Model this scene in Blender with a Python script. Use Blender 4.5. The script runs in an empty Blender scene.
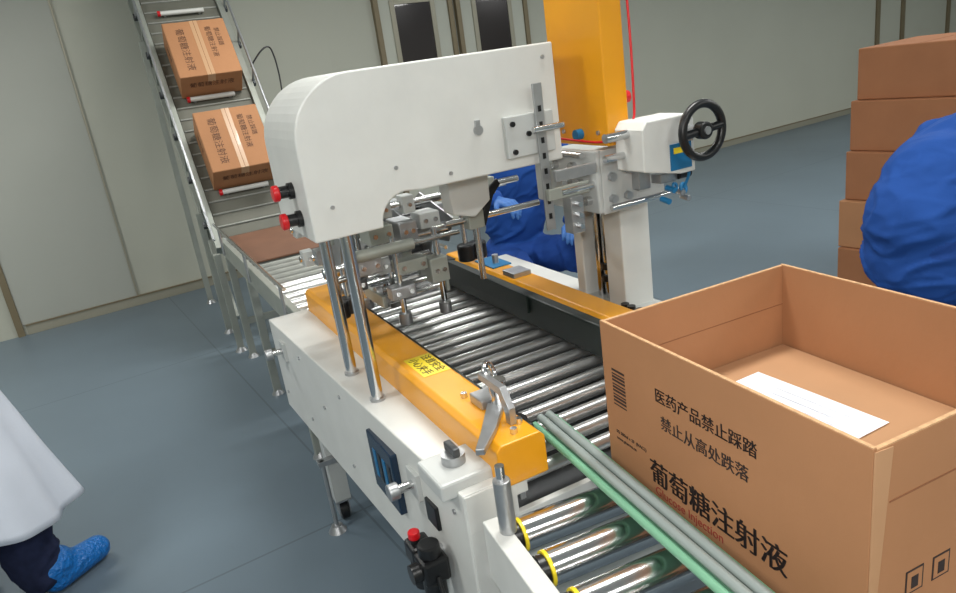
import bpy, bmesh, math, random
from mathutils import Vector, Matrix, Euler, noise
random.seed(4)
D=math.radians
SC=bpy.context.scene
SC.view_settings.view_transform='Standard'
# ------------------------------------------------------------------ materials
def mat(name,col,rough=.5,metal=0.,var=0.0,vs=6.,bump=0.,bs=40.,emit=0.,spec=.5,coat=0.,bd=.02):
    m=bpy.data.materials.new(name); m.use_nodes=True; nt=m.node_tree; b=nt.nodes['Principled BSDF']
    c=tuple(((x/255.)/12.92 if x/255.<=.04045 else ((x/255.+.055)/1.055)**2.4) for x in col)+(1,)
    b.inputs['Base Color'].default_value=c; b.inputs['Roughness'].default_value=rough; b.inputs['Metallic'].default_value=metal
    b.inputs['Specular IOR Level'].default_value=spec
    if coat: b.inputs['Coat Weight'].default_value=coat
    if emit: b.inputs['Emission Color'].default_value=c; b.inputs['Emission Strength'].default_value=emit
    tc=nt.nodes.new('ShaderNodeTexCoord')
    if var:
        n=nt.nodes.new('ShaderNodeTexNoise'); n.inputs['Scale'].default_value=vs; n.inputs['Detail'].default_value=5
        nt.links.new(tc.outputs['Object'],n.inputs['Vector'])
        r=nt.nodes.new('ShaderNodeValToRGB'); r.color_ramp.elements[0].position=.3; r.color_ramp.elements[1].position=.7
        r.color_ramp.elements[0].color=tuple(max(0,x*(1-var)) for x in c[:3])+(1,)
        r.color_ramp.elements[1].color=tuple(min(1,x*(1+var*.6)) for x in c[:3])+(1,)
        nt.links.new(n.outputs['Fac'],r.inputs['Fac']); nt.links.new(r.outputs['Color'],b.inputs['Base Color'])
    if bump:
        n=nt.nodes.new('ShaderNodeTexNoise'); n.inputs['Scale'].default_value=bs; n.inputs['Detail'].default_value=3
        nt.links.new(tc.outputs['Object'],n.inputs['Vector'])
        bp=nt.nodes.new('ShaderNodeBump'); bp.inputs['Strength'].default_value=bump; bp.inputs['Distance'].default_value=bd
        nt.links.new(n.outputs['Fac'],bp.inputs['Height']); nt.links.new(bp.outputs['Normal'],b.inputs['Normal'])
    return m
WHITE=mat('white_enamel',(214,215,211),.4,var=.05,vs=9,bump=.02)
WHITE2=mat('grey_white_enamel',(190,193,191),.4,var=.06)
CHROME=mat('chrome',(212,213,214),.18,1.)
STEEL=mat('brushed_steel',(178,180,182),.38,.8,var=.12,vs=25)
DSTEEL=mat('dark_steel',(92,94,96),.45,.8)
ALU=mat('aluminium',(166,170,162),.5,.4,var=.1)
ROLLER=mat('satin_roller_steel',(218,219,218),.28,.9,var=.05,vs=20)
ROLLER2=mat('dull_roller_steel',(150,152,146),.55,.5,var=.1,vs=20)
INBELT=mat('grey_conveyor_belt',(108,108,98),.7,var=.1)
BROWNP=mat('brown_tray',(122,86,66),.7,var=.1)
ORANGE=mat('orange_enamel',(232,158,14),.38,var=.05,coat=.2)
YELLOW=mat('yellow_plastic',(238,212,40),.4)
BLACK=mat('black_plastic',(18,18,20),.35)
BELT=mat('dark_green_rubber_belt',(20,32,28),.5,var=.2)
RED=mat('red_plastic',(205,22,30),.35)
GREEN=mat('green_guide_plastic',(118,172,140),.35,var=.08)
GREYP=mat('grey_conduit_plastic',(142,152,149),.35)
CARD=mat('corrugated_cardboard',(172,124,88),.75,var=.06,vs=5,bump=.04,bs=60,spec=.2)
CARDI=mat('cardboard_inner',(184,142,106),.8,var=.05,spec=.2)
CARDE=mat('cardboard_edge',(205,164,124),.85,var=.2,vs=80,spec=.1)
CARDD=mat('cardboard_dark',(140,94,66),.8,var=.07,spec=.2)
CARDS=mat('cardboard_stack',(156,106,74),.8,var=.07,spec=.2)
TAPE=mat('packing_tape',(190,152,116),.3,coat=.2)
INK=mat('black_ink',(44,32,30),.7)
INK2=mat('faded_ink',(92,60,42),.7)
INKR=mat('red_ink',(150,52,38),.7)
PAPER=mat('white_paper',(232,236,244),.7)
PINK=mat('pale_ink',(190,195,205),.8)
WALL=mat('wall_panel_paint',(182,183,170),.6,var=.03,vs=1.2)
WALLR=mat('wall_panel_paint_side',(168,170,162),.8,var=.03,vs=1.2)
TRIM=mat('bronze_trim',(128,116,92),.45,.3)
BASE=mat('aluminium_skirting',(160,156,140),.4,.3)
DARKGL=mat('dark_window_glass',(46,40,42),.15,coat=.5)
DOORM=mat('door_paint',(188,190,178),.5,var=.02)
CEIL=mat('ceiling_paint',(215,217,214),.8)
LAMP=mat('fluorescent_diffuser',(250,252,255),.5,emit=4.)
BLUE=mat('blue_workwear',(38,80,156),.85,var=.08,vs=9,bump=.12,bs=300,spec=.2)
BLUED=mat('blue_trousers',(36,72,144),.85,var=.10,vs=9,bump=.12,bs=300,spec=.2)
COAT=mat('white_lab_coat',(204,210,222),.85,var=.04,vs=6,bump=.1,bs=300,spec=.2)
JEANS=mat('dark_denim',(36,42,68),.9,var=.25,vs=30,spec=.2)
SHOEC=mat('blue_shoe_cover',(18,110,190),.3,bump=.8,bs=60)
GLOVE=mat('blue_work_glove',(60,110,180),.6,var=.1)
SKIN=mat('skin',(208,160,130),.55,var=.05)
LIPS=mat('lips',(170,95,88),.5)
HAIR=mat('black_hair',(24,20,20),.5,bump=.5,bs=200)
SCREEN=mat('control_panel_face',(22,44,66),.25)
LBL=mat('blue_label',(24,110,160),.4)
def floor_mat():
    m=mat('epoxy_floor',(106,121,132),.38,var=.07,vs=1.3); nt=m.node_tree; b=nt.nodes['Principled BSDF']
    tc=nt.nodes.new('ShaderNodeTexCoord'); mp=nt.nodes.new('ShaderNodeMapping'); mp.inputs['Rotation'].default_value=(0,0,D(-10.6))
    br=nt.nodes.new('ShaderNodeTexBrick'); br.offset=0; br.inputs['Scale'].default_value=1.
    br.inputs['Brick Width'].default_value=2.4; br.inputs['Row Height'].default_value=2.4; br.inputs['Mortar Size'].default_value=.005
    br.inputs['Color1'].default_value=(1,1,1,1); br.inputs['Color2'].default_value=(1,1,1,1); br.inputs['Mortar'].default_value=(.72,.72,.72,1)
    mx=nt.nodes.new('ShaderNodeMix'); mx.data_type='RGBA'; mx.blend_type='MULTIPLY'; mx.inputs[0].default_value=1
    src=b.inputs['Base Color'].links[0].from_socket
    nt.links.new(tc.outputs['Object'],mp.inputs[0]); nt.links.new(mp.outputs[0],br.inputs[0])
    nt.links.new(src,mx.inputs[6]); nt.links.new(br.outputs['Color'],mx.inputs[7]); nt.links.new(mx.outputs[2],b.inputs['Base Color'])
    return m
FLOOR=floor_mat()
# ------------------------------------------------------------------ helpers
def root(name,loc=(0,0,0),rot=(0,0,0)):
    o=bpy.data.objects.new(name,None); o.empty_display_size=.1; o.location=loc; o.rotation_euler=rot
    SC.collection.objects.link(o); return o
def mk(name,bm,m,par=None,smooth=False,loc=(0,0,0),rot=None,bevel=0,seg=2,mats=None):
    me=bpy.data.meshes.new(name); bm.normal_update(); bm.to_mesh(me); bm.free()
    for x in (mats or [m]): me.materials.append(x)
    o=bpy.data.objects.new(name,me); SC.collection.objects.link(o)
    if par: o.parent=par
    o.location=loc
    if rot is not None:
        if isinstance(rot,Matrix): o.rotation_euler=rot.to_euler()
        else: o.rotation_euler=rot
    if smooth:
        for p in me.polygons: p.use_smooth=True
    if bevel:
        b=o.modifiers.new('b','BEVEL'); b.width=bevel; b.segments=seg; b.limit_method='ANGLE'; b.angle_limit=D(40)
        b.harden_normals=False
    return o
def box(par,name,lo,hi,m,bevel=.002,rot=None,seg=2):
    lo=Vector(lo); hi=Vector(hi); c=(lo+hi)/2; s=hi-lo
    bm=bmesh.new(); bmesh.ops.create_cube(bm,size=1)
    for v in bm.verts: v.co=Vector((v.co.x*s.x,v.co.y*s.y,v.co.z*s.z))
    return mk(name,bm,m,par,loc=c,rot=rot,bevel=bevel,seg=seg)
def cyl(par,name,p1,p2,r,m,seg=24,r2=None,bevel=.0,smooth=True):
    p1=Vector(p1);p2=Vector(p2);d=p2-p1;L=d.length
    bm=bmesh.new(); bmesh.ops.create_cone(bm,cap_ends=True,segments=seg,radius1=r,radius2=r if r2 is None else r2,depth=L)
    for e in bm.edges:
        if abs(e.verts[0].co.z-e.verts[1].co.z)<1e-6: e.smooth=False
    if smooth:
        for f_ in bm.faces: f_.smooth=len(f_.verts)==4
    return mk(name,bm,m,par,loc=(p1+p2)/2,rot=d.to_track_quat('Z','Y').to_matrix(),bevel=bevel)
def prof(par,name,pts,axis,a,b,m,bevel=.003,seg=2,shear=None):
    bm=bmesh.new()
    def P(p,t):
        q_={'y':(p[0],t,p[1]),'x':(t,p[0],p[1]),'z':(p[0],p[1],t)}[axis]
        return (q_[0]+shear(q_[1]),q_[1],q_[2]) if shear else q_
    v1=[bm.verts.new(P(p,a)) for p in pts]; v2=[bm.verts.new(P(p,b)) for p in pts]
    bm.faces.new(v1); bm.faces.new(v2[::-1])
    n=len(pts)
    for i in range(n): bm.faces.new((v1[i],v2[i],v2[(i+1)%n],v1[(i+1)%n]))
    bmesh.ops.recalc_face_normals(bm,faces=bm.faces[:])
    return mk(name,bm,m,par,bevel=bevel,seg=seg)
def tube(par,name,pts,r,m,closed=False,res=3):
    cu=bpy.data.curves.new(name,'CURVE'); cu.dimensions='3D'; cu.bevel_depth=r; cu.bevel_resolution=res; cu.use_fill_caps=True
    s=cu.splines.new('NURBS'); s.points.add(len(pts)-1)
    for i,p in enumerate(pts): s.points[i].co=(*p,1)
    s.order_u=3; s.use_endpoint_u=True; s.use_cyclic_u=closed; cu.materials.append(m)
    o=bpy.data.objects.new(name,cu); SC.collection.objects.link(o); o.parent=par; return o
def torus(par,name,c,axis,R,r,m):
    bm=bmesh.new(); n=40;k=10; vs=[]
    for i in range(n):
        a=2*math.pi*i/n; vs.append([bm.verts.new(((R+r*math.cos(2*math.pi*j/k))*math.cos(a),(R+r*math.cos(2*math.pi*j/k))*math.sin(a),r*math.sin(2*math.pi*j/k))) for j in range(k)])
    for i in range(n):
        for j in range(k): bm.faces.new((vs[i][j],vs[(i+1)%n][j],vs[(i+1)%n][(j+1)%k],vs[i][(j+1)%k]))
    return mk(name,bm,m,par,smooth=True,loc=c,rot=Vector(axis).to_track_quat('Z','Y').to_matrix())
def text(par,name,s,origin,right,up,size,m,align='LEFT',sx=1.):
    cu=bpy.data.curves.new(name,'FONT'); cu.body=s; cu.size=size; cu.extrude=.0003; cu.align_x=align
    t=bpy.data.objects.new(name+'_t',cu); SC.collection.objects.link(t)
    dg=bpy.context.evaluated_depsgraph_get(); me=bpy.data.meshes.new_from_object(t.evaluated_get(dg)); bpy.data.objects.remove(t)
    o=bpy.data.objects.new(name,me); me.materials.clear(); me.materials.append(m); SC.collection.objects.link(o); o.parent=par
    r=Vector(right).normalized(); u=Vector(up).normalized(); n=r.cross(u)
    M=Matrix((r*sx,u,n)).transposed().to_4x4(); M.translation=Vector(origin); o.matrix_local=M; return o
def arc(cx,cz,r,a0,a1,n=10):
    return [(cx+r*math.cos(D(a0+(a1-a0)*i/n)),cz+r*math.sin(D(a0+(a1-a0)*i/n))) for i in range(n+1)]
# ------------------------------------------------------------------ camera
H=1.6
yaw=D(19.6); pit=D(18.3); roll=D(8.2); f=715.
F=Vector((math.sin(yaw)*math.cos(pit),math.cos(yaw)*math.cos(pit),-math.sin(pit)))
R0=Vector((math.cos(yaw),-math.sin(yaw),0)); U0=R0.cross(F)
R=math.cos(roll)*R0-math.sin(roll)*U0; U=math.sin(roll)*R0+math.cos(roll)*U0
cd=bpy.data.cameras.new('camera'); cam=bpy.data.objects.new('camera',cd); SC.collection.objects.link(cam)
M=Matrix((R,U,-F)).transposed().to_4x4(); M.translation=(0,0,H); cam.matrix_world=M
cd.lens=f/956*36; cd.clip_start=.02; SC.camera=cam
# ------------------------------------------------------------------ room
CH=3.1
wa=math.atan(.187)
box(None,'floor',(-5,-3.5,-.1),(15,10.2,0),FLOOR,0)
box(None,'ceiling',(-5,-3.5,CH),(15,10.2,CH+.1),CEIL,0)
def wbox(name,x0,x1,z0,z1,m,out=.0,th=.02,bev=.002,par=None):
    o=box(None,name,(x0,-out-th,z0),(x1,-out,z1),m,bev)
    c=o.location.copy(); o.rotation_euler=(0,0,wa); o.location=Vector((0,6.7,0))+Matrix.Rotation(wa,3,'Z')@c
    return o
for x0,x1 in ((-5.2,-.725),(-.725,1.4),(1.4,4.0),(4.0,15.2)): wbox('wall_back',x0,x1,0,CH,WALL,0,-.12,0)
wbox('wall_left_panel',-1.60,-.74,.085,CH,WALLR,.0,.012,.002)
wbox('baseboard_back',-1.58,13.5,.0,.075,BASE,0,.018)
wbox('baseboard_back_strip',-1.58,13.5,.075,.085,TRIM,0,.026)
wbox('trim_1',-1.65,-1.60,0,CH,TRIM,0,.03)
wbox('trim_2',-.74,-.725,0.085,CH,BASE,0,.02)
def door(n,x0,x1,w0,w1):
    r=root('door_%d'%n)
    for o in (wbox('leaf',x0+.05,x1-.05,.01,2.3,DOORM,.0,.03),
        wbox('jamb_left',x0,x0+.05,0,2.36,TRIM,0,.05), wbox('jamb_right',x1-.05,x1,0,2.36,TRIM,0,.05),
        wbox('head',x0,x1,2.31,2.36,TRIM,0,.052),
        wbox('pane',w0+.02,w1-.02,1.64,2.18,DARKGL,.03,.006),
        wbox('pane_frame_l',w0-.03,w0+.02,1.6,2.22,BASE,.03,.014),wbox('pane_frame_r',w1-.02,w1+.03,1.6,2.22,BASE,.03,.014),
        wbox('pane_frame_b',w0+.02,w1-.02,1.6,1.64,BASE,.03,.014),wbox('pane_frame_t',w0+.02,w1-.02,2.18,2.22,BASE,.03,.014),
        wbox('handle',x1-.16,x1-.12,1.0,1.18,STEEL,.03,.04)):
        o.parent=r
door(1,1.90,2.76,2.10,2.53)
door(2,2.80,3.68,3.02,3.45)
for i,(x) in enumerate((10.3,11.0,12.4)): wbox('trim_%d'%(i+3),x,x+.09,0,CH,TRIM,0,.03)
box(None,'wall_left',(-5.1,-3.5,0),(-5,10.2,CH),WALL,0)
box(None,'wall_right',(15,-3.5,0),(15.1,10.2,CH),WALL,0)
box(None,'wall_front',(-5,-3.6,0),(15,-3.5,CH),WALL,0)
for x in (-2.0,1.2,4.6,8.4,12):
    for y in (-1.4,1.6,4.6):
        r=root('ceiling_light_fixture',(x,y,0))
        box(r,'housing',(-.62,-.17,CH-.06),(.62,.17,CH),WHITE2,.004)
        box(r,'diffuser',(-.58,-.14,CH-.07),(.58,.14,CH-.058),LAMP,.002)
        ld=bpy.data.lights.new('tube_light','AREA'); ld.shape='RECTANGLE'; ld.size=1.16; ld.size_y=.28; ld.energy=41; ld.color=(1,.995,.95)
        lo=bpy.data.objects.new('tube_light',ld); SC.collection.objects.link(lo); lo.parent=r; lo.location=(0,0,CH-.09)
w=bpy.data.worlds.new('world'); SC.world=w; w.use_nodes=True; w.node_tree.nodes['Background'].inputs[0].default_value=(.8,.85,.9,1); w.node_tree.nodes['Background'].inputs[1].default_value=.3
fd=bpy.data.lights.new('camera_flash','AREA'); fd.size=.12; fd.energy=12; fd.color=(1,.98,.95)
fo=bpy.data.objects.new('camera_flash',fd); SC.collection.objects.link(fo); fo.location=(-.05,-.06,1.74); fo.rotation_euler=F.to_track_quat('-Z','Y').to_euler()
# ------------------------------------------------------------------ carton sealing machine
A=D(5.7)
m=root('carton_sealing_machine',rot=(0,0,A))
XR=1.42
def XS(y): return -.045*(y-1.9)
def XL(y): return .413+XS(y)
zf=.78
Y0,Y1=1.15,2.66
prof(m,'side_frame_left',[(.413,.42),(.413,zf),(.413+.15,zf),(.413+.15,zf-.05),(.413+.03,zf-.05),(.413+.03,.42)],'y',Y0,Y1,WHITE,.004,shear=XS)
prof(m,'side_frame_right',[(XR,.42),(XR,zf),(XR-.15,zf),(XR-.15,zf-.05),(XR-.03,zf-.05),(XR-.03,.42)],'y',Y0,Y1,WHITE,.004)
box(m,'end_plate_near',(XL(Y0)+.002,Y0-.004,.42),(XR-.03,Y0+.012,zf-.088),WHITE)
box(m,'end_lug_near',(XL(Y0)+.002,Y0-.004,zf-.09),(XL(Y0)+.12,Y0+.012,zf-.003),WHITE)
box(m,'end_plate_far',(XL(Y1)+.03,Y1-.015,.44),(XR-.03,Y1,zf-.085),WHITE)
box(m,'bottom_pan',(.48,Y0+.02,.44),(XR-.03,Y1-.02,.455),WHITE2)
box(m,'centre_pan',(.575,Y0+.1,.60),(XR-.17,Y1-.05,.61),DSTEEL)
for xx in (0,1):
    for y in (Y0+.12,Y1-.25):
        x=XR-.06 if xx else XL(y)+.06
        box(m,'leg',(x-.03,y-.03,.1),(x+.03,y+.03,.43),WHITE2)
        cyl(m,'caster_stem',(x,y,.09),(x,y,.12),.012,STEEL)
        box(m,'caster_fork_a',(x-.022,y-.02,.03),(x-.017,y+.03,.095),STEEL,.001)
        box(m,'caster_fork_b',(x+.017,y-.02,.03),(x+.022,y+.03,.095),STEEL,.001)
        box(m,'caster_plate',(x-.03,y-.03,.092),(x+.03,y+.03,.1),STEEL,.001)
        cyl(m,'caster_wheel',(x-.015,y+.015,.04),(x+.015,y+.015,.04),.04,BLACK,bevel=.004)
        cyl(m,'levelling_foot_stem',(x-.05,y-.05,.02),(x-.05,y-.05,.3),.008,STEEL)
        cyl(m,'levelling_foot',(x-.05,y-.05,0),(x-.05,y-.05,.025),.035,STEEL,r2=.02)
        box(m,'foot_bracket',(x-.065,y-.06,.28),(x,y-.03,.3),STEEL,.001)
for y in (Y0+.12,Y1-.25): box(m,'leg_tie',(XL(y)+.06,y-.02,.2),(XR-.06,y+.02,.24),WHITE2)
y=Y0+.05
while y<Y1-.02:
    cyl(m,'bed_roller',(.60,y,.735),(1.17,y,.735),.0165,ROLLER,seg=24); y+=.074
box(m,'roller_rail_left',(.585,Y0+.02,.70),(.60,Y1-.02,.755),STEEL)
box(m,'roller_rail_right',(1.17,Y0+.02,.70),(1.195,Y1-.02,.755),STEEL)
def rail(nm,x0,x1,y0,y1):
    prof(m,nm,[(x0,.765),(x0,.85),(x0+.012,.862),(x1-.012,.862),(x1,.85),(x1,.80),(x1,.765)],'y',y0,y1,ORANGE,.003)
rail('side_belt_housing_left',.53,.645,1.14,2.64)
rail('side_belt_housing_right',1.115,1.22,1.25,2.62)
box(m,'side_belt_left',(.645,1.22,.772),(.668,2.60,.835),BELT,.006)
box(m,'side_belt_right',(1.076,1.33,.756),(1.115,2.60,.855),BELT,.006)
for y in (1.26,2.57):
    cyl(m,'belt_pulley_l',(.64,y,.768),(.64,y,.838),.03,BLACK); cyl(m,'belt_pulley_r',(1.12,y+.1 if y<2 else y,.757),(1.12,y+.1 if y<2 else y,.857),.04,BLACK)
prof(m,'guide_fin_right',[(2.62,.80),(2.72,.86),(2.74,.91),(2.60,.868),(1.9,.86),(1.9,.80)],'x',1.066,1.074,BELT,.001)
box(m,'warning_label',(.557,1.56,.8622),(.632,1.70,.8630),YELLOW,0)
text(m,'warning_label_text_a','注意安全',(.603,1.69,.8634),(0,-1,0),(1,0,0),.03,INK)
text(m,'warning_label_text_b','小心夹手',(.567,1.69,.8634),(0,-1,0),(1,0,0),.03,INK)
cyl(m,'guide_roller',(.625,1.29,.862),(.625,1.29,.93),.02,CHROME)
prof(m,'guide_bracket',[(1.20,.862),(1.20,.90),(1.23,.94),(1.33,.94),(1.33,.925),(1.24,.92),(1.22,.88),(1.22,.862)],'x',.60,.616,STEEL,.001)
torus(m,'guide_ring',(.63,1.33,.93),(.6,-.6,.3),.024,.006,CHROME)
box(m,'guide_clamp',(.585,1.30,.862),(.64,1.36,.885),STEEL,.003)
prof(m,'guide_arm',[(.60,1.30),(.625,1.27),(.56,1.19),(.50,1.13),(.485,1.14),(.53,1.20)],'z',.864,.878,STEEL,.002)
for p in ((.62,1.20),(.585,1.39),(.59,1.17)): cyl(m,'bolt',(p[0],p[1],.862),(p[0],p[1],.874),.008,CHROME,seg=6)
for y in (1.70,1.92):
    cyl(m,'column_left',(.468,y,zf-.02),(.468,y,1.26),.0165,CHROME,seg=32); cyl(m,'column_collar',(.468,y,zf),(.468,y,zf+.008),.021,STEEL)
# arch
ol=.375
pts=[(ol,1.245)]+[(x,z) for x,z in arc(ol+.15,1.462,.15,180,90,12)]+[(1.075,1.614),(1.075,1.315),(.655,1.315)]+arc(.615,1.25,.07,90,180,8)[0:]+[(.545,1.245)]
prof(m,'arch_housing',pts,'y',1.62,1.95,WHITE,.014,4)
for y,z,mm in ((1.74,1.36,RED),(1.71,1.295,RED)):
    cyl(m,'switch_base',(ol-.012,y,z),(ol,y,z),.02,BLACK); cyl(m,'switch_head',(ol-.036,y,z),(ol-.012,y,z),.015,BLACK); cyl(m,'switch_mushroom',(ol-.05,y,z),(ol-.034,y,z),.02,mm,bevel=.004)
cyl(m,'plug',(.83,1.612,1.43),(.83,1.62,1.43),.012,STEEL); prof(m,'plug_tab',[(.823,1.43),(.823,1.455),(.837,1.455),(.837,1.43)],'y',1.614,1.62,STEEL,.001)
for x,z in ((.43,1.32),(.60,1.38),(.74,1.34),(1.04,1.58)): cyl(m,'screw',(x,1.616,z),(x,1.621,z),.005,STEEL,seg=12)
# right post (open U channel)
box(m,'post_near_flange',(1.30,1.69,.44),(1.41,1.775,1.17),WHITE,.004)
box(m,'post_far_flange',(1.30,1.90,.44),(1.41,1.945,1.17),WHITE,.004)
box(m,'post_web',(1.385,1.775,.44),(1.41,1.90,1.17),DSTEEL,.001)
for y in (1.815,1.86): cyl(m,'post_guide_rod',(1.335,y,.6),(1.335,y,1.17),.012,CHROME)
cyl(m,'lead_screw',(1.36,1.838,.6),(1.36,1.838,1.17),.009,BLACK)
for z in (.86,.9): cyl(m,'rod_clamp',(1.335,1.815,z),(1.335,1.815,z+.02),.02,BLACK)
box(m,'post_foot',(1.27,1.66,.78),(1.42,1.98,.80),WHITE2)
for y in (1.56,1.60,1.64,1.67): cyl(m,'stud',(1.28,y,.78),(1.28,y,.83),.013,BLACK)
# carriage
box(m,'carriage_body',(1.17,1.60,1.15),(1.40,1.93,1.30),WHITE2,.006)
box(m,'carriage_plate',(1.135,1.56,1.155),(1.15,1.83,1.325),WHITE2,.004)
for y,z in ((1.60,1.19),(1.66,1.19),(1.63,1.235),(1.69,1.235),(1.60,1.28),(1.66,1.28),(1.75,1.20),(1.75,1.28)): cyl(m,'plate_bolt',(1.118,y,z),(1.135,y,z),.013,CHROME,seg=12)
box(m,'carriage_front',(1.15,1.56,1.15),(1.27,1.60,1.325),WHITE2,.004)
cyl(m,'spring_rod',(1.12,1.60,1.315),(1.12,1.80,1.315),.008,CHROME)
for x,z in ((1.18,1.19),(1.23,1.19),(1.18,1.25),(1.24,1.26),(1.21,1.30)): cyl(m,'carriage_bolt',(x,1.545,z),(x,1.56,z),.012,STEEL,seg=6)
box(m,'clamp_block_a',(1.25,1.53,1.20),(1.29,1.56,1.25),STEEL); box(m,'clamp_block_b',(1.30,1.50,1.21),(1.36,1.54,1.235),STEEL)
cyl(m,'clamp_shaft',(1.16,1.54,1.17),(1.40,1.54,1.17),.008,CHROME)
cyl(m,'clamp_knob',(1.36,1.50,1.225),(1.40,1.50,1.225),.013,BLACK)
for k,(dx,dz) in enumerate(((0,0),(-.03,.012),(.02,-.02),(-.05,-.015))):
    cyl(m,'pneumatic_fitting',(1.35+dx,1.50,1.185+dz),(1.35+dx,1.47,1.18+dz),.008,LBL if k%2 else STEEL); 
torus(m,'blue_air_fitting',(1.36,1.48,1.19),(.3,-1,.2),.012,.005,LBL); torus(m,'blue_air_fitting_b',(1.33,1.48,1.20),(.3,-1,.2),.009,.004,LBL)
tube(m,'blue_air_hose',[(1.36,1.48,1.19),(1.38,1.46,1.24),(1.34,1.47,1.28),(1.28,1.52,1.25)],.004,LBL)
# scale bar + bracket in front of the arch end
box(m,'height_scale_bar',(.985,1.592,1.14),(1.012,1.598,1.52),STEEL,.001)
for i in range(8): box(m,'height_scale_slot',(.994,1.5905,1.17+.04*i),(1.003,1.5925,1.185+.04*i),BLACK,0)
box(m,'height_scale_bracket',(.90,1.603,1.345),(1.045,1.62,1.45),WHITE2,.003)
for x,z in ((.92,1.43),(.92,1.36),(.965,1.40)): cyl(m,'screw',(x,1.597,z),(x,1.604,z),.007,BLACK,seg=10)
cyl(m,'scale_rod',(.96,1.57,1.41),(1.05,1.57,1.41),.008,CHROME)
box(m,'scale_slide',(1.045,1.56,1.12),(1.085,1.60,1.22),STEEL,.002); box(m,'scale_slide_b',(.99,1.575,1.22),(1.12,1.592,1.25),ALU,.002)
for z in (1.14,1.17,1.20): cyl(m,'scale_slide_bolt',(1.065,1.545,z),(1.065,1.56,z),.008,CHROME,seg=6)
cyl(m,'slide_rod',(1.03,1.58,1.235),(1.14,1.58,1.235),.01,CHROME)
box(m,'scale_link',(1.00,1.55,1.27),(1.13,1.562,1.30),STEEL,.002)
# orange tall lift column cover
box(m,'lift_column_cover',(1.16,1.53,1.335),(1.23,1.775,2.35),ORANGE,.004)
for y,z in ((1.57,1.37),(1.73,1.37),(1.57,1.75),(1.73,1.75)): cyl(m,'cover_screw',(1.155,y,z),(1.161,y,z),.006,STEEL,seg=10)
cyl(m,'cover_knob',(1.14,1.65,1.365),(1.161,1.65,1.365),.014,LBL)
tube(m,'red_wire_a',[(1.24,1.57,2.3),(1.24,1.53,1.9),(1.245,1.52,1.62),(1.235,1.51,1.43),(1.235,1.515,1.385),(1.15,1.52,1.345),(1.14,1.64,1.35),(1.138,1.75,1.355)],.0032,RED)
cyl(m,'red_button',(1.232,1.56,1.45),(1.255,1.56,1.45),.016,RED)
# handwheel gearbox
prof(m,'handwheel_gearbox',[(1.18,1.27),(1.18,1.375),(1.195,1.395),(1.335,1.395),(1.35,1.38),(1.35,1.245),(1.30,1.245)],'y',1.42,1.53,WHITE,.004)
box(m,'gearbox_label',(1.265,1.417,1.258),(1.335,1.42,1.325),LBL,0)
box(m,'gearbox_label_mark',(1.275,1.416,1.30),(1.325,1.4175,1.315),YELLOW,0)
cyl(m,'adjust_rod_a',(1.11,1.48,1.365),(1.18,1.48,1.365),.012,CHROME); cyl(m,'adjust_rod_b',(1.12,1.50,1.31),(1.18,1.50,1.31),.01,CHROME)
wy,wz,wx=1.372,1.352,1.332
cyl(m,'handwheel_shaft',(wx,wy-.005,wz),(wx,1.43,wz),.012,STEEL)
torus(m,'handwheel_rim',(wx,wy,wz),(0,1,0),.066,.011,BLACK)
cyl(m,'handwheel_hub',(wx,wy-.016,wz),(wx,wy+.014,wz),.022,BLACK,bevel=.004)
for a in (5,185): cyl(m,'handwheel_spoke',(wx,wy,wz),(wx+.064*math.cos(D(a)),wy,wz+.064*math.sin(D(a))),.0105,BLACK)
cyl(m,'handwheel_hub_cap',(wx,wy-.02,wz),(wx,wy-.015,wz),.01,STEEL)
# tape head hanging below the arch
prof(m,'tape_head_mount',[(.83,1.32),(.97,1.32),(.965,1.20),(.91,1.16),(.84,1.18)],'y',1.86,1.93,WHITE,.005)
for x in (.80,.94):
    prof(m,'tape_head_plate',[(2.10,1.12),(2.35,1.18),(2.52,1.10),(2.50,.93),(2.38,.90),(2.30,1.02),(2.16,1.03)],'x',x,x+.006,STEEL,.001)
for y,z,r in ((2.16,1.08,.022),(2.42,.95,.03),(2.30,1.10,.028),(2.22,1.05,.018),(2.46,1.05,.02),(2.36,1.13,.016)):
    cyl(m,'tape_head_roller',(.808,y,z),(.938,y,z),r,CHROME if r<.028 else BLACK)
cyl(m,'tape_head_rod',(.965,1.98,.93),(.965,1.98,1.25),.010,CHROME)
cyl(m,'tape_head_cross_rod',(.86,1.98,1.13),(1.20,1.98,1.13),.010,CHROME)
box(m,'tape_head_clamp',(.93,1.955,1.10),(.985,2.0,1.16),ALU,.004)
for i,(y,z,x0,x1) in enumerate(((2.28,1.16,.62,1.25),(2.36,1.10,.58,1.12),(2.44,1.02,.54,.98),(2.10,1.20,.60,1.20),(2.20,1.0,.60,.88),(2.5,1.12,.50,.86),(2.55,1.0,.52,.9))):
    cyl(m,'cross_rod',(x0,y,z),(x1,y,z),.011,CHROME)
    for x in (x0+.03,x0+.11,x0+.19,x1-.12):
        box(m,'clamp_block',(x-.02,y-.026,z-.028),(x+.02,y+.026,z+.028),random.choice((STEEL,ALU,WHITE2,ALU)),.003)
        cyl(m,'clamp_screw',(x,y-.038,z),(x,y-.02,z),.007,CHROME,seg=6)
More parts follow.
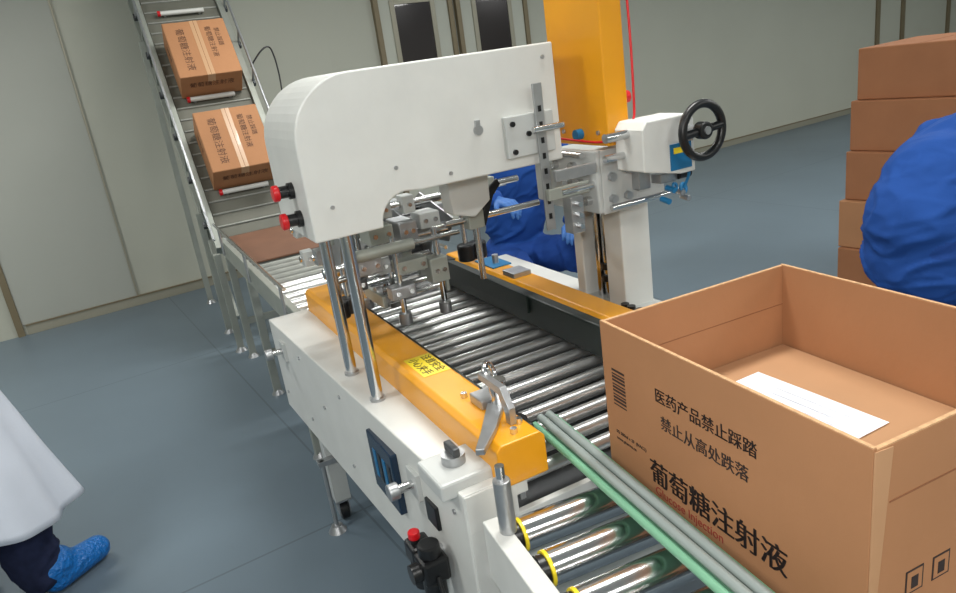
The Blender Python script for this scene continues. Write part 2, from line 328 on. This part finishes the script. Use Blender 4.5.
for i,(x0,x1,y0,y1,z0,z1,mm) in enumerate(((.64,.72,2.06,2.16,1.10,1.155,ALU),(.74,.80,2.06,2.18,1.09,1.15,STEEL),(.82,.89,2.08,2.16,1.11,1.16,WHITE2),(.58,.66,2.04,2.12,1.02,1.07,STEEL),(.70,.80,2.02,2.08,1.00,1.04,ALU),(.56,.62,2.10,2.16,.96,1.00,DSTEEL),(.66,.74,2.00,2.05,.93,.97,STEEL),(.80,.86,2.00,2.06,.95,1.03,ALU))):
    box(m,'guide_block',(x0,y0,z0),(x1,y1,z1),mm,.004)
    for k in (0,1): cyl(m,'guide_block_bolt',(x0+.018+k*(x1-x0-.036),y0-.008,(z0+z1)/2),(x0+.018+k*(x1-x0-.036),y0,(z0+z1)/2),.008,CHROME,seg=6)
cyl(m,'air_cylinder',(.56,2.02,1.09),(.76,2.02,1.09),.018,ALU); cyl(m,'air_cylinder_rod',(.76,2.02,1.09),(.92,2.02,1.09),.008,CHROME)
cyl(m,'air_cylinder_cap',(.55,2.02,1.09),(.57,2.02,1.09),.022,BLACK); cyl(m,'air_cylinder_b',(.50,2.15,1.03),(.62,2.15,1.03),.017,CHROME)
for x,y in ((.66,2.28),(.70,2.40),(.62,2.46),(.76,2.36),(.74,2.22),(.70,2.03),(.84,2.03)):
    cyl(m,'pressure_rod',(x,y,.86),(x,y,1.12),.009,CHROME); cyl(m,'pressure_foot',(x,y,.84),(x,y,.875),.02,STEEL)
for i in range(8):
    yy=2.12+.05*i; zz_=.90+.02*math.sin(i*1.7)
    cyl(m,'pressure_roller',(.68,yy,zz_),(.88,yy,zz_),.014,CHROME)
    cyl(m,'pressure_roller_boss',(.66,yy,zz_),(.68,yy,zz_),.02,STEEL)
box(m,'pressure_roller_bar_l',(.655,2.09,.885),(.668,2.50,.925),ALU); box(m,'pressure_roller_bar_r',(.88,2.09,.885),(.892,2.50,.925),ALU)
prof(m,'mech_plate_1',[(2.26,1.1),(2.40,1.14),(2.5,1.08),(2.48,.98),(2.4,.94),(2.3,1.0)],'x',.60,.606,STEEL,.001)
for x,y,z in ((.50,2.02,.95),(.535,2.05,.95)):
    cyl(m,'black_knob',(x,y,z-.03),(x,y,z+.02),.026,BLACK,bevel=.004); cyl(m,'knob_stud',(x,y,z+.02),(x,y,1.06),.008,CHROME)
cyl(m,'knob_arm',(.50,2.03,1.03),(.62,2.06,1.03),.009,CHROME)
for x in (1.03,1.075):
    cyl(m,'black_roller',(x,2.22,.93),(x,2.22,.99),.032,BLACK,bevel=.006); cyl(m,'black_roller_rod',(x,2.22,.99),(x,2.22,1.13),.009,CHROME)
prof(m,'black_lever',[(.975,1.12),(.99,1.10),(1.03,1.19),(1.06,1.22),(1.05,1.24),(1.01,1.21)],'y',1.96,1.975,BLACK,.004)
tube(m,'mech_hose',[(.60,2.5,1.1),(.56,2.4,1.18),(.7,2.2,1.22),(.82,2.1,1.18)],.006,BLACK)
box(m,'sensor_bracket',(1.14,2.25,.862),(1.22,2.40,.868),LBL); cyl(m,'sensor',(1.18,2.3,.868),(1.18,2.3,.90),.012,STEEL); box(m,'sensor_arm',(1.13,2.08,.862),(1.2,2.16,.88),STEEL)
# control knob box
kx=XL(1.24)
box(m,'knob_box_base',(kx-.03,1.175,zf-.015),(kx+.105,1.30,zf+.024),WHITE2,.006)
cyl(m,'knob_box_dial',(kx+.035,1.245,zf+.024),(kx+.035,1.245,zf+.045),.026,STEEL); box(m,'knob_box_handle',(kx+.027,1.22,zf+.045),(kx+.043,1.27,zf+.065),DSTEEL,.003)
x=XL(1.59)
box(m,'control_panel',(x-.014,1.50,.55),(x+.006,1.68,.72),SCREEN,.004)
for i in range(4): box(m,'control_panel_label',(x-.0155,1.52+.035*i,.60),(x-.0135,1.54+.035*i,.68),LBL if i%2 else BLACK,.0005)
x=XL(1.32); box(m,'control_panel_b',(x-.008,1.29,.62),(x+.004,1.35,.68),BLACK,.003)
for y,z in ((1.40,.69),(2.50,.70)):
    x=XL(y); cyl(m,'side_knob_shaft',(x-.05,y,z),(x,y,z),.011,CHROME); cyl(m,'side_knob',(x-.07,y,z),(x-.045,y,z),.02,STEEL,bevel=.003); box(m,'side_knob_plate',(x-.01,y-.03,z-.035),(x+.004,y+.03,z+.035),WHITE2)
for y,z in ((1.2,.72),(1.45,.5),(1.9,.73),(1.9,.5),(2.3,.73),(2.3,.5),(2.6,.5),(2.1,.62)): cyl(m,'screw',(XL(y)-.004,y,z),(XL(y)+.002,y,z),.006,STEEL,seg=12)
r_y=1.27; dz=.09; x=XL(1.29)
cyl(m,'air_regulator_bowl',(x-.045,r_y,.36+dz),(x-.045,r_y,.44+dz),.026,BLACK,bevel=.005); box(m,'air_regulator_body',(x-.075,r_y-.03,.44+dz),(x-.012,r_y+.03,.50+dz),BLACK,.008)
cyl(m,'air_regulator_cap',(x-.045,r_y,.50+dz),(x-.045,r_y,.53+dz),.025,BLACK,bevel=.004); cyl(m,'air_regulator_gauge',(x-.095,r_y,.47+dz),(x-.075,r_y,.47+dz),.022,BLACK)
cyl(m,'air_filter_bowl',(x-.045,r_y+.075,.37+dz),(x-.045,r_y+.075,.44+dz),.024,BLACK,bevel=.005); box(m,'air_filter_body',(x-.07,r_y+.045,.44+dz),(x-.015,r_y+.105,.49+dz),BLACK,.008)
cyl(m,'air_valve_red',(x-.05,r_y+.075,.50+dz),(x-.05,r_y+.075,.52+dz),.014,RED,bevel=.004); cyl(m,'air_valve_neck',(x-.05,r_y+.075,.49+dz),(x-.05,r_y+.075,.50+dz),.012,BLACK)
cyl(m,'air_bracket',(x-.03,r_y+.04,.47+dz),(x+.01,r_y+.04,.47+dz),.014,STEEL)
tube(m,'air_hose',[(x-.045,r_y-.03,.46+dz),(x-.05,r_y-.09,.44),(x,r_y-.12,.40),(x+.06,r_y-.09,.42)],.005,BLACK)
# ------------------------------------------------------------------ outfeed roller conveyor
c=root('roller_conveyor')
prof(c,'side_channel_left',[(.352,.60),(.352,.735),(.392,.735),(.392,.725),(.367,.725),(.367,.60)],'y',.15,1.155,WHITE,.003)
prof(c,'side_channel_right',[(1.30,.60),(1.30,.735),(1.25,.735),(1.25,.725),(1.285,.725),(1.285,.60)],'y',.15,1.155,WHITE,.003)
y=1.115
while y>.2:
    cyl(c,'roller',(.418,y,.704),(1.235,y,.704),.034,CHROME,seg=48); cyl(c,'roller_end_cap',(.411,y,.704),(.420,y,.704),.034,YELLOW); cyl(c,'roller_end_hub',(.396,y,.704),(.412,y,.704),.029,BLACK); cyl(c,'roller_axle',(.36,y,.704),(.40,y,.704),.008,STEEL)
    y-=.113
for x in (.37,1.27):
    for yy in (.25,1.08):
        box(c,'leg',(x-.015 if x<1 else x-.02,yy-.02,0.02),(x+.025 if x<1 else x+.02,yy+.02,.63),WHITE2); cyl(c,'foot',(x,yy,0),(x,yy,.025),.03,BLACK)
box(c,'tie_a',(.37,.24,.3),(1.27,.27,.34),WHITE2)
cyl(c,'guide_post',(.385,1.10,.735),(.385,1.10,.85),.017,STEEL,bevel=.002); cyl(c,'guide_post_tip',(.385,1.10,.85),(.385,1.10,.88),.009,CHROME)
for x,z,r,mm in ((.590,.776,.0085,GREEN),(.606,.790,.0095,GREYP),(.628,.792,.0095,GREYP),(.643,.778,.0085,GREEN)):
    cyl(c,'guide_rail',(x,.2,z),(x-.012,1.36,z+.006),r,mm)
box(c,'guide_rail_spine',(.592,.2,.757),(.638,1.33,.776),GREEN,.003)
# ------------------------------------------------------------------ open carton
zc=.741
def openbox():
    r=root('open_cardboard_carton',(.686,.562,zc),(0,0,D(2.4)))
    Wd,Ln,Ht,t=.484,.605,.336,.007
    box(r,'wall_printed',(0,0,0),(t,Ln,Ht),CARD,.001); box(r,'wall_far_side',(Wd-t,0,0),(Wd,Ln,Ht),CARD,.001)
    box(r,'wall_far_end',(t,Ln-t,0),(Wd-t,Ln,Ht-.002),CARD,.001); box(r,'wall_near_end',(t,0,0),(Wd-t,t,Ht-.004),CARD,.001)
    box(r,'base',(t,t,0),(Wd-t,Ln-t,t),CARD,.0)
    box(r,'inner_pad',(t+.004,t+.004,.12),(Wd-t-.004,Ln-t-.004,.150),CARDI,.002)
    box(r,'inner_flap_a',(t+.006,t+.006,.151),(Wd-.05,.15,.155),CARD,.001)
    box(r,'edge_lip_left',(.0005,.001,Ht),(t-.0005,Ln-.001,Ht+.0015),CARDE,0); box(r,'edge_lip_right',(Wd-t+.0005,.001,Ht),(Wd-.0005,Ln-.001,Ht+.0015),CARDE,0)
    box(r,'edge_lip_far',(t,Ln-t+.0005,Ht-.002),(Wd-t,Ln-.0005,Ht),CARDE,0); box(r,'edge_lip_near',(t,.0005,Ht-.004),(Wd-t,t-.0005,Ht-.002),CARDE,0)
    prof(r,'corner_glue_tab',[(.001,.01),(.001,Ht-.004),(.034,Ht-.006),(.010,.01)],'y',-.0022,-.0002,CARDI,.0005)
    box(r,'crease_near',(.034,-.0008,.245),(Wd-.002,0,.2475),CARDD,0); box(r,'crease_far_inside',(t,Ln-t-.0008,.245),(Wd-t,Ln-t,.2465),CARDD,0)
    Lr=(0,-1,0);Up=(0,0,1); e=-.0006
    for k in (0,.0007):
        text(r,'print_warning_a','医药产品禁止踩踏',(e,Ln-.165-k,.228),Lr,Up,.031,INK)
        text(r,'print_warning_b','禁止从高处跌落',(e,Ln-.178-k,.176),Lr,Up,.031,INK)
    for k in (0,.0012,.0024): text(r,'print_product_name','葡萄糖注射液',(e,Ln-.135-k,.048),Lr,Up,.056,INK)
    text(r,'print_english','Glucose Injection',(e,Ln-.15,.020),Lr,Up,.026,INKR)
    text(r,'print_small','5% 500ml x 20  (NACL)',(e,Ln-.03,.10),Lr,Up,.010,INK); text(r,'print_small_b','www.pharma.cn',(e,Ln-.03,.085),Lr,Up,.010,INK)
    for i in range(11): box(r,'barcode_bar',(e,Ln-.072,.165+.0075*i),(0,Ln-.03,.165+.0075*i+(.0045 if i%3 else .0028)),INK,0)
    for i in range(5):
        x=.075+.055*i; box(r,'handling_icon',(x,-.0006,.075),(x+.036,0,.115),INK,0); box(r,'handling_icon_inner',(x+.003,-.001,.078),(x+.033,-.0004,.112),CARD,0); box(r,'handling_icon_mark',(x+.011,-.0014,.083),(x+.025,-.0008,.103),INK,0)
    return r
openbox()
p=root('paper_sheet',(.905,.945,zc+.1515),(0,0,D(6)))
bm=bmesh.new(); n=10; g=[[bm.verts.new((-.10+.20*i/n,-.15+.29*j/n,.001+.003*math.sin(i*.3)*math.sin(j*.3)**2)) for j in range(n+1)] for i in range(n+1)]
for i in range(n):
    for j in range(n): bm.faces.new((g[i][j],g[i+1][j],g[i+1][j+1],g[i][j+1]))
mk('sheet',bm,PAPER,p,smooth=True)
for k in range(7): box(p,'print_line',(-.07+.022*k,-.10,.0047),(-.0685+.022*k,.06,.0050),PINK,0)
# ------------------------------------------------------------------ closed cartons
def carton(loc,rot,Wd=.46,Ln=.56,Ht=.25,mm=CARD,txt=True):
    r=root('cardboard_carton',loc,rot)
    box(r,'body',(-Wd/2,-Ln/2,0),(Wd/2,Ln/2,Ht),mm,.006)
    box(r,'flap_seam',(-.0015,-Ln/2,Ht),(.0015,Ln/2,Ht+.0012),CARDD,0)
    if txt:
        box(r,'tape_top',(-.025,-Ln/2+.001,Ht),(.025,Ln/2-.001,Ht+.0008),TAPE,0); box(r,'tape_end',(-.025,-Ln/2-.0008,Ht-.07),(.025,-Ln/2,Ht),TAPE,0)
        for yy,sz in ((-.13,.06),(.06,.045)):
            text(r,'print_a','葡萄糖注射液',(yy,Ln/2-.06,Ht+.001),(0,-1,0),(1,0,0),sz,INK2)
        text(r,'print_b','禁止踩踏',(.12,Ln/2-.08,Ht+.001),(0,-1,0),(1,0,0),.04,INK2)
        text(r,'print_c','葡萄糖注射液',(-.15,-Ln/2-.001,.11),(1,0,0),(0,0,1),.05,INK2); text(r,'print_d','注射液',(-Wd/2-.001,Ln/2-.1,.1),(0,-1,0),(0,0,1),.05,INK2)
    return r
zz=0
for i,(dx,dy,an) in enumerate(((-.08,0,2),(-.07,0,0),(-.03,0,1),(.0,0,0),(.04,.0,1))):
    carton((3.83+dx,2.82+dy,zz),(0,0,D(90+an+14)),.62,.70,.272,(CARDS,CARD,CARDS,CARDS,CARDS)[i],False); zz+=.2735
# ------------------------------------------------------------------ infeed roller conveyor
n_=root('infeed_roller_conveyor',rot=(0,0,A))
for x in (.50,1.14): box(n_,'side_rail',(x-.015,2.70,.66),(x+.015,4.62,.765),ALU,.003)
y=2.74
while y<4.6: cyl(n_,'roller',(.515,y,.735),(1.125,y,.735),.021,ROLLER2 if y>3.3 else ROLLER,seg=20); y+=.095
for x in (.50,1.14):
    for yy in (2.95,3.8,4.5):
        box(n_,'leg',(x-.02,yy-.02,.02),(x+.02,yy+.02,.67),ALU); cyl(n_,'foot',(x,yy,0),(x,yy,.03),.035,STEEL,r2=.02)
for yy in (2.95,3.8,4.5): box(n_,'tie',(.50,yy-.012,.22),(1.14,yy+.012,.26),ALU)
box(n_,'underpan',(.53,2.75,.66),(1.11,3.6,.67),DSTEEL); box(n_,'transfer_belt',(.53,3.75,.752),(1.11,4.62,.762),BROWNP,.002)
for x in (.47,1.17):
    cyl(n_,'guide_rail',(x,2.72,.86),(x,4.6,.86),.008,CHROME)
    for yy in (2.8,3.6,4.4): cyl(n_,'guide_post',(x,yy,.70),(x,yy,.86),.007,STEEL)
# ------------------------------------------------------------------ inclined conveyor
q=root('inclined_conveyor',rot=(0,0,A))
th=D(52); cs,sn=math.cos(th),math.sin(th); ly0,lz0=4.80,.75
def ip(x,s,h): return (x, ly0+s*cs-h*sn, lz0+s*sn+h*cs)
def ibox(name,x0,x1,s0,s1,h0,h1,mm,bev=.002):
    o=box(q,name,(x0,s0,h0),(x1,s1,h1),mm,bev); cc=o.location.copy(); o.location=ip(cc.x,cc.y,cc.z); o.rotation_euler=(th,0,0); return o
SL=2.32; cxl=.765
for x in (cxl-.28,cxl+.28):
    ibox('stringer_top',x-.02,x+.02,-.1,SL,-.06,.03,ALU); ibox('stringer_low',x-.02,x+.02,-.45,SL,-.36,-.30,ALU)
    s=-.05
    while s<SL-.1: ibox('stringer_tie',x-.012,x+.012,s,s+.03,-.32,-.05,ALU); s+=.38
ibox('belt_top',cxl-.255,cxl+.255,-.02,SL-.03,-.012,-.004,INBELT); ibox('belt_return',cxl-.255,cxl+.255,-.02,SL-.03,-.06,-.052,INBELT)
for s in (-.02,SL-.03): cyl(q,'belt_drum',ip(cxl-.255,s,-.032),ip(cxl+.255,s,-.032),.026,STEEL)
s=.06
while s<SL-.05: 
    cyl(q,'belt_cleat',ip(cxl-.25,s,-.002),ip(cxl+.25,s,-.002),.008,ROLLER2,seg=12); s+=.095
for s in (.25,1.1,1.95): ibox('cross_tie',cxl-.28,cxl+.28,s,s+.04,-.35,-.31,ALU)
for s in (.29,1.05,1.82): cyl(q,'stop_bar',ip(cxl-.15,s,.03),ip(cxl+.15,s,.03),.016,WHITE); cyl(q,'stop_bar_end',ip(cxl-.17,s,.03),ip(cxl-.15,s,.03),.02,RED); [ibox('stop_bar_foot',cxl+k-.008,cxl+k+.008,s-.01,s+.01,-.004,.03,STEEL) for k in (-.12,.12)]
for x in (cxl-.31,cxl+.31):
    cyl(q,'side_guide_rod',ip(x,-.1,.14),ip(x,SL,.14),.009,STEEL)
    for s in (.1,.45,.8,1.15,1.5,1.85,2.2): cyl(q,'side_guide_stub',ip(x,s,-.03),ip(x,s,.14),.008,STEEL); ibox('stub_clamp',x-.018,x+.018,s-.018,s+.018,-.03,.005,DSTEEL)
    for s in (.3,1.8):
        pt=ip(x,s,-.2); box(q,'support_leg',(x-.02,pt[1]-.02,.02),(x+.02,pt[1]+.02,pt[2]),ALU); cyl(q,'foot',(x,pt[1],0),(x,pt[1],.03),.04,STEEL,r2=.02)
    box(q,'lower_leg',(x-.02,4.66,.02),(x+.02,4.70,.66),ALU); cyl(q,'foot',(x,4.68,0),(x,4.68,.03),.04,STEEL,r2=.02)
tube(q,'cable',[ip(cxl+.31,1.2,.1),ip(cxl+.46,1.35,.2),ip(cxl+.5,1.2,.1),ip(cxl+.46,.9,0),ip(cxl+.36,.6,-.1)],.006,BLACK)
for s in (.56,1.315):
    pl=Vector(ip(cxl+.01,s,.007)); pw=Matrix.Rotation(A,3,'Z')@pl
    e=(Matrix.Rotation(A,3,'Z')@Matrix.Rotation(th,3,'X')).to_euler()
    carton(pw,e,.41,.47,.215)
# ------------------------------------------------------------------ people
def fold(p,amp):
    q1=noise.noise(Vector((p.x*4+p.z*5,p.y*5,p.z*9-p.x*5))); q2=noise.noise(Vector((p.x*9,p.y*9+p.z*9,p.z*15))+Vector((7,3,1)))
    return amp*(max(0,1-abs(q1)*5)*1.0+max(0,1-abs(q2)*5)*.35-.3)
def blob(par,name,prims,mats,vox=.014,smooth=4,folds=0.):
    bm=bmesh.new()
    for pr in prims:
        if pr[0]=='c':
            _,a,b,r1,r2,mi=pr; a=Vector(a);b=Vector(b)
            for cc,rr in ((a,r1),(b,r2)): bmesh.ops.create_uvsphere(bm,u_segments=16,v_segments=10,radius=rr,matrix=Matrix.Translation(cc))
            d=b-a
            if d.length>1e-4:
                bmesh.ops.create_cone(bm,cap_ends=True,segments=16,radius1=r1,radius2=r2,depth=d.length,matrix=Matrix.Translation((a+b)/2)@d.to_track_quat('Z','Y').to_matrix().to_4x4())
        else:
            _,cc,rr,ang,mi=pr
            bmesh.ops.create_uvsphere(bm,u_segments=20,v_segments=14,radius=1,matrix=Matrix.Translation(cc)@Euler(ang).to_matrix().to_4x4()@Matrix.Diagonal((*rr,1)))
    me=bpy.data.meshes.new(name); bm.to_mesh(me); bm.free()
    o=bpy.data.objects.new(name,me); SC.collection.objects.link(o)
    rm=o.modifiers.new('r','REMESH'); rm.mode='VOXEL'; rm.voxel_size=vox
    sm=o.modifiers.new('s','SMOOTH'); sm.factor=.5; sm.iterations=smooth
    dg=bpy.context.evaluated_depsgraph_get(); me2=bpy.data.meshes.new_from_object(o.evaluated_get(dg)); bpy.data.objects.remove(o)
    me2.materials.clear()
    for x in mats: me2.materials.append(x)
    if folds:
        nr=[v.normal.copy() for v in me2.vertices]
        for v,n_v in zip(me2.vertices,nr): v.co+=n_v*fold(v.co,folds)
    def dist(p,pr):
        if pr[0]=='c':
            a=Vector(pr[1]);b=Vector(pr[2]);d=b-a;t=0 if d.length<1e-5 else max(0,min(1,(p-a).dot(d)/d.length_squared)); return (p-a-d*t).length-(pr[3]*(1-t)+pr[4]*t)
        R_=Euler(pr[3]).to_matrix().inverted()@(p-Vector(pr[1])); rr=pr[2]; k=Vector((R_.x/rr[0],R_.y/rr[1],R_.z/rr[2])).length; return (k-1)*min(rr)
    multi=len(mats)>1
    for pg in me2.polygons:
        if multi: c_=pg.center; pg.material_index=min(prims,key=lambda pr:dist(c_,pr))[-1]
        pg.use_smooth=True
    o=bpy.data.objects.new(name,me2); SC.collection.objects.link(o); o.parent=par; return o
def head(par,pos,tilt=(0,0,0)):
    h=root('head_pivot',pos,tilt); h.parent=par
    pr=[('e',(0,.01,.12),(.075,.094,.105),(0,0,0),0),('e',(0,-.03,.065),(.055,.06,.06),(0,0,0),0),('e',(0,-.055,.03),(.028,.025,.02),(0,0,0),0),
        ('c',(0,-.085,.115),(0,-.103,.085),.010,.014,0),('c',(0,.02,-.09),(0,.01,.03),.058,.054,0),
        ('e',(-.077,.015,.10),(.012,.02,.032),(0,0,0),0),('e',(.077,.015,.10),(.012,.02,.032),(0,0,0),0),
        ('c',(-.05,-.075,.138),(-.015,-.086,.138),.008,.008,0),('c',(.05,-.075,.138),(.015,-.086,.138),.008,.008,0)]
    blob(h,'face',pr,[SKIN],.006,3)
    for s in (-1,1):
        blob(h,'eye',[('e',(s*.03,-.078,.118),(.013,.011,.008),(0,0,0),0)],[PAPER],.003,1)
        blob(h,'iris',[('e',(s*.03,-.0865,.118),(.005,.004,.005),(0,0,0),0)],[HAIR],.002,1)
        blob(h,'eyebrow',[('c',(s*.045,-.084,.142),(s*.016,-.092,.145),.004,.004,0)],[HAIR],.003,1)
    blob(h,'lips',[('c',(-.02,-.086,.058),(.02,-.086,.058),.006,.006,0)],[LIPS],.003,1)
    blob(h,'hair',[('e',(0,.03,.145),(.085,.095,.092),(0,0,0),0),('e',(0,.06,.09),(.075,.06,.07),(0,0,0),0)],[HAIR],.008,3)
    return h
def hand(par,name,w,fwd,pn,side,curl=.45,mt=None):
    w=Vector(w);f_=Vector(fwd).normalized();n_2=Vector(pn).normalized();n_2=(n_2-f_*n_2.dot(f_)).normalized();s_=f_.cross(n_2)*side
    pr=[]
    P=lambda a,b,c_: w+f_*a+s_*b+n_2*c_
    pr.append(('c',P(-.03,0,0),P(.01,0,0),.025,.024,0))
    L=(.072,.08,.075,.058)
    for i in range(4):
        o_=.03-.02*i
        pr.append(('c',P(.01,o_*.5,0),P(.085-.004*abs(i-1),o_,0),.016,.0115,0))
        b=P(.085-.004*abs(i-1),o_,0); a=0; 
        for k,fr in enumerate((.45,.3,.25)):
            a+=curl; d=f_*math.cos(a)+n_2*math.sin(a); e_=b+d*L[i]*fr; pr.append(('c',b,e_,.0092-.0008*k,.0086-.0008*k,0)); b=e_
    b=P(.02,.02,.0); e_=P(.05,.052,.012); pr.append(('c',b,e_,.013,.011,0)); pr.append(('c',e_,P(.082,.06,.026),.0105,.009,0))
    return blob(par,name,pr,[mt or SKIN],.0045,2)
# -- worker seated behind the machine
g=root('seated_worker')
cx,cy=1.46,3.25
B,T=0,1
pr=[('e',(cx,cy+.14,.605),(.185,.15,.13),(0,0,0),T),('e',(cx,cy+.10,.80),(.17,.125,.20),(D(8),0,0),B),('e',(cx-.01,cy+.05,1.02),(.205,.125,.19),(D(12),0,0),B),
    ('c',(cx-.18,cy+.02,1.15),(cx+.17,cy+.02,1.15),.068,.068,B),('c',(cx,cy,1.15),(cx,cy-.04,1.24),.07,.058,B),
    ('c',(cx-.20,cy+.02,1.13),(cx-.35,cy-.08,1.02),.07,.058,B),('c',(cx-.35,cy-.08,1.02),(cx-.30,cy-.36,1.0),.056,.044,B),
    ('c',(cx+.20,cy+.02,1.13),(cx+.28,cy-.12,.86),.080,.066,B),('c',(cx+.28,cy-.12,.86),(cx+.10,cy-.34,.82),.062,.046,B),
    ('c',(cx-.09,cy+.10,.59),(cx-.13,cy-.32,.56),.095,.07,T),('c',(cx-.13,cy-.32,.56),(cx-.13,cy-.25,.12),.066,.05,T),
    ('c',(cx+.09,cy+.10,.59),(cx+.21,cy-.34,.62),.10,.075,T),('c',(cx+.21,cy-.34,.60),(cx+.21,cy-.25,.12),.066,.05,T)]
blob(g,'body',pr,[BLUE,BLUED],.010,6,.012)
torus(g,'cuff_left',(cx+.105,cy-.335,.821),(.18,.22,.04),.044,.006,BLUED)
for s in (-.13,.21): blob(g,'shoe',[('c',(cx+s,cy-.24,.05),(cx+s,cy-.40,.04),.048,.038,0)],[WHITE2],.01)
head(g,(cx,cy-.05,1.27),(D(14),0,0))
hand(g,'hand_right',(cx-.29,cy-.38,1.0),(.35,-.9,-.1),(0,0,-1),-1,mt=GLOVE); hand(g,'hand_left',(cx+.08,cy-.36,.82),(-.6,-.8,-.1),(0,0,-1),1,mt=GLOVE)
def stool(x,y,h):
    s=root('stool',(x,y,0)); cyl(s,'seat',(0,0,h-.04),(0,0,h),.17,BLACK,seg=32,bevel=.01)
    for a in range(4):
        t=D(45+90*a); cyl(s,'leg',(.12*math.cos(t),.12*math.sin(t),h-.04),(.18*math.cos(t),.18*math.sin(t),0),.012,STEEL)
    torus(s,'ring',(0,0,.2),(0,0,1),.157,.008,STEEL)
stool(cx,cy+.16,.47)
# -- worker at right, stooping away from the conveyor
g=root('packing_worker',(.05,0,0))
cy=1.76
pr=[('e',(2.28,cy,.84),(.165,.20,.20),(0,0,0),B),('e',(2.29,cy,.70),(.16,.21,.18),(0,0,0),B),('e',(2.36,cy,.95),(.18,.20,.20),(0,D(35),0),B),('e',(2.50,cy,1.02),(.22,.215,.16),(0,D(-22),0),B),
    ('c',(2.64,cy-.17,1.07),(2.64,cy+.17,1.07),.082,.082,B),('c',(2.66,cy,1.08),(2.76,cy,1.14),.07,.058,B),
    ('c',(2.60,cy+.20,1.06),(2.56,cy+.29,.82),.078,.064,B),('c',(2.56,cy+.29,.82),(2.58,cy+.21,.60),.062,.044,B),
    ('c',(2.60,cy-.19,1.05),(2.52,cy-.27,.84),.080,.068,B),('c',(2.52,cy-.27,.84),(2.58,cy-.21,.60),.066,.046,B),
    ('c',(2.27,cy-.09,.78),(2.46,cy-.13,.48),.11,.075,T),('c',(2.46,cy-.13,.48),(2.34,cy-.13,.12),.07,.052,T),
    ('c',(2.27,cy+.09,.78),(2.46,cy+.13,.48),.11,.075,T),('c',(2.46,cy+.13,.48),(2.34,cy+.13,.12),.07,.052,T)]
blob(g,'body',pr,[BLUE,BLUED],.010,10,.011)
for s in (-.13,.13): blob(g,'shoe',[('c',(2.32,cy+s,.05),(2.48,cy+s,.04),.048,.038,0)],[WHITE2],.01)
head(g,(2.79,cy,1.16),(D(25),0,D(90)))
hand(g,'hand_left',(2.56,cy+.19,.575),(-.3,-.1,-1),(-1,0,.3),1); hand(g,'hand_right',(2.56,cy-.19,.575),(-.3,.1,-1),(-1,0,.3),-1)
# -- person in white coat at left
g=root('person_in_lab_coat')
cx,cy=-1.0,2.62
ux=cx-.11
pr=[('e',(cx-.05,cy,1.0),(.17,.13,.16),(0,0,0),0),('e',(ux,cy,1.20),(.175,.125,.22),(0,0,0),0),('c',(ux-.15,cy,1.38),(ux+.15,cy,1.38),.065,.065,0),('c',(ux,cy,1.38),(ux,cy,1.46),.065,.055,0),
    ('c',(ux+.18,cy,1.36),(ux+.21,cy+.0,1.10),.060,.050,0),('c',(ux+.21,cy,1.10),(ux+.12,cy+.2,.98),.050,.040,0),
    ('c',(ux-.18,cy,1.36),(ux-.22,cy+.0,1.10),.060,.050,0),('c',(ux-.22,cy,1.10),(ux-.13,cy+.2,.97),.050,.040,0),
    ('c',(cx-.09,cy,.88),(cx-.10,cy+.01,.48),.10,.075,1),('c',(cx-.10,cy+.01,.48),(cx-.11,cy-.02,.10),.075,.06,1),
    ('c',(cx+.09,cy,.88),(cx+.11,cy+.0,.48),.11,.095,1),('c',(cx+.11,cy+.0,.48),(cx+.15,cy+.0,.10),.095,.085,1)]
blob(g,'body',pr,[COAT,JEANS],.010,5,.010)
bm=bmesh.new(); rings=[]; NS=120; NK=30
for k in range(NK):
    t=k/(NK-1); z=1.08-.73*t; rx=.185+.155*t; ry=.135+.13*t; ring=[]
    for i in range(NS):
        a=2*math.pi*i/NS; w_=1+.055*t*math.sin(8*a+.8+.6*t)+.03*t*math.sin(13*a+2*t)+.05*t*noise.noise(Vector((math.cos(a)*2.5,math.sin(a)*2.5,z*2.5)))
        ring.append(bm.verts.new((cx-.05+rx*w_*math.cos(a)+.05*t,cy+ry*w_*math.sin(a),z+.015*t*math.sin(3*a))))
    rings.append(ring)
for k in range(NK-1):
    for i in range(NS): bm.faces.new((rings[k][i],rings[k+1][i],rings[k+1][(i+1)%NS],rings[k][(i+1)%NS]))
o=mk('coat_skirt',bm,COAT,g,smooth=True); so=o.modifiers.new('s','SOLIDIFY'); so.thickness=.004
blob(g,'shoe_cover_right',[('c',(cx+.19,cy-.0,.06),(cx+.31,cy+.11,.05),.06,.048,0),('e',(cx+.18,cy+.01,.1),(.08,.085,.06),(0,0,0),0)],[SHOEC],.009,2)
blob(g,'shoe_cover_left',[('c',(cx-.11,cy-.04,.06),(cx-.08,cy+.14,.05),.06,.048,0),('e',(cx-.11,cy-.02,.1),(.065,.07,.06),(0,0,0),0)],[SHOEC],.009,2)
head(g,(ux,cy+.0,1.52),(D(-6),0,D(180)))
hand(g,'hand_right',(ux+.10,cy+.22,.97),(-.4,.9,0),(0,0,-1),-1); hand(g,'hand_left',(ux-.12,cy+.22,.96),(.4,.9,0),(0,0,-1),1)
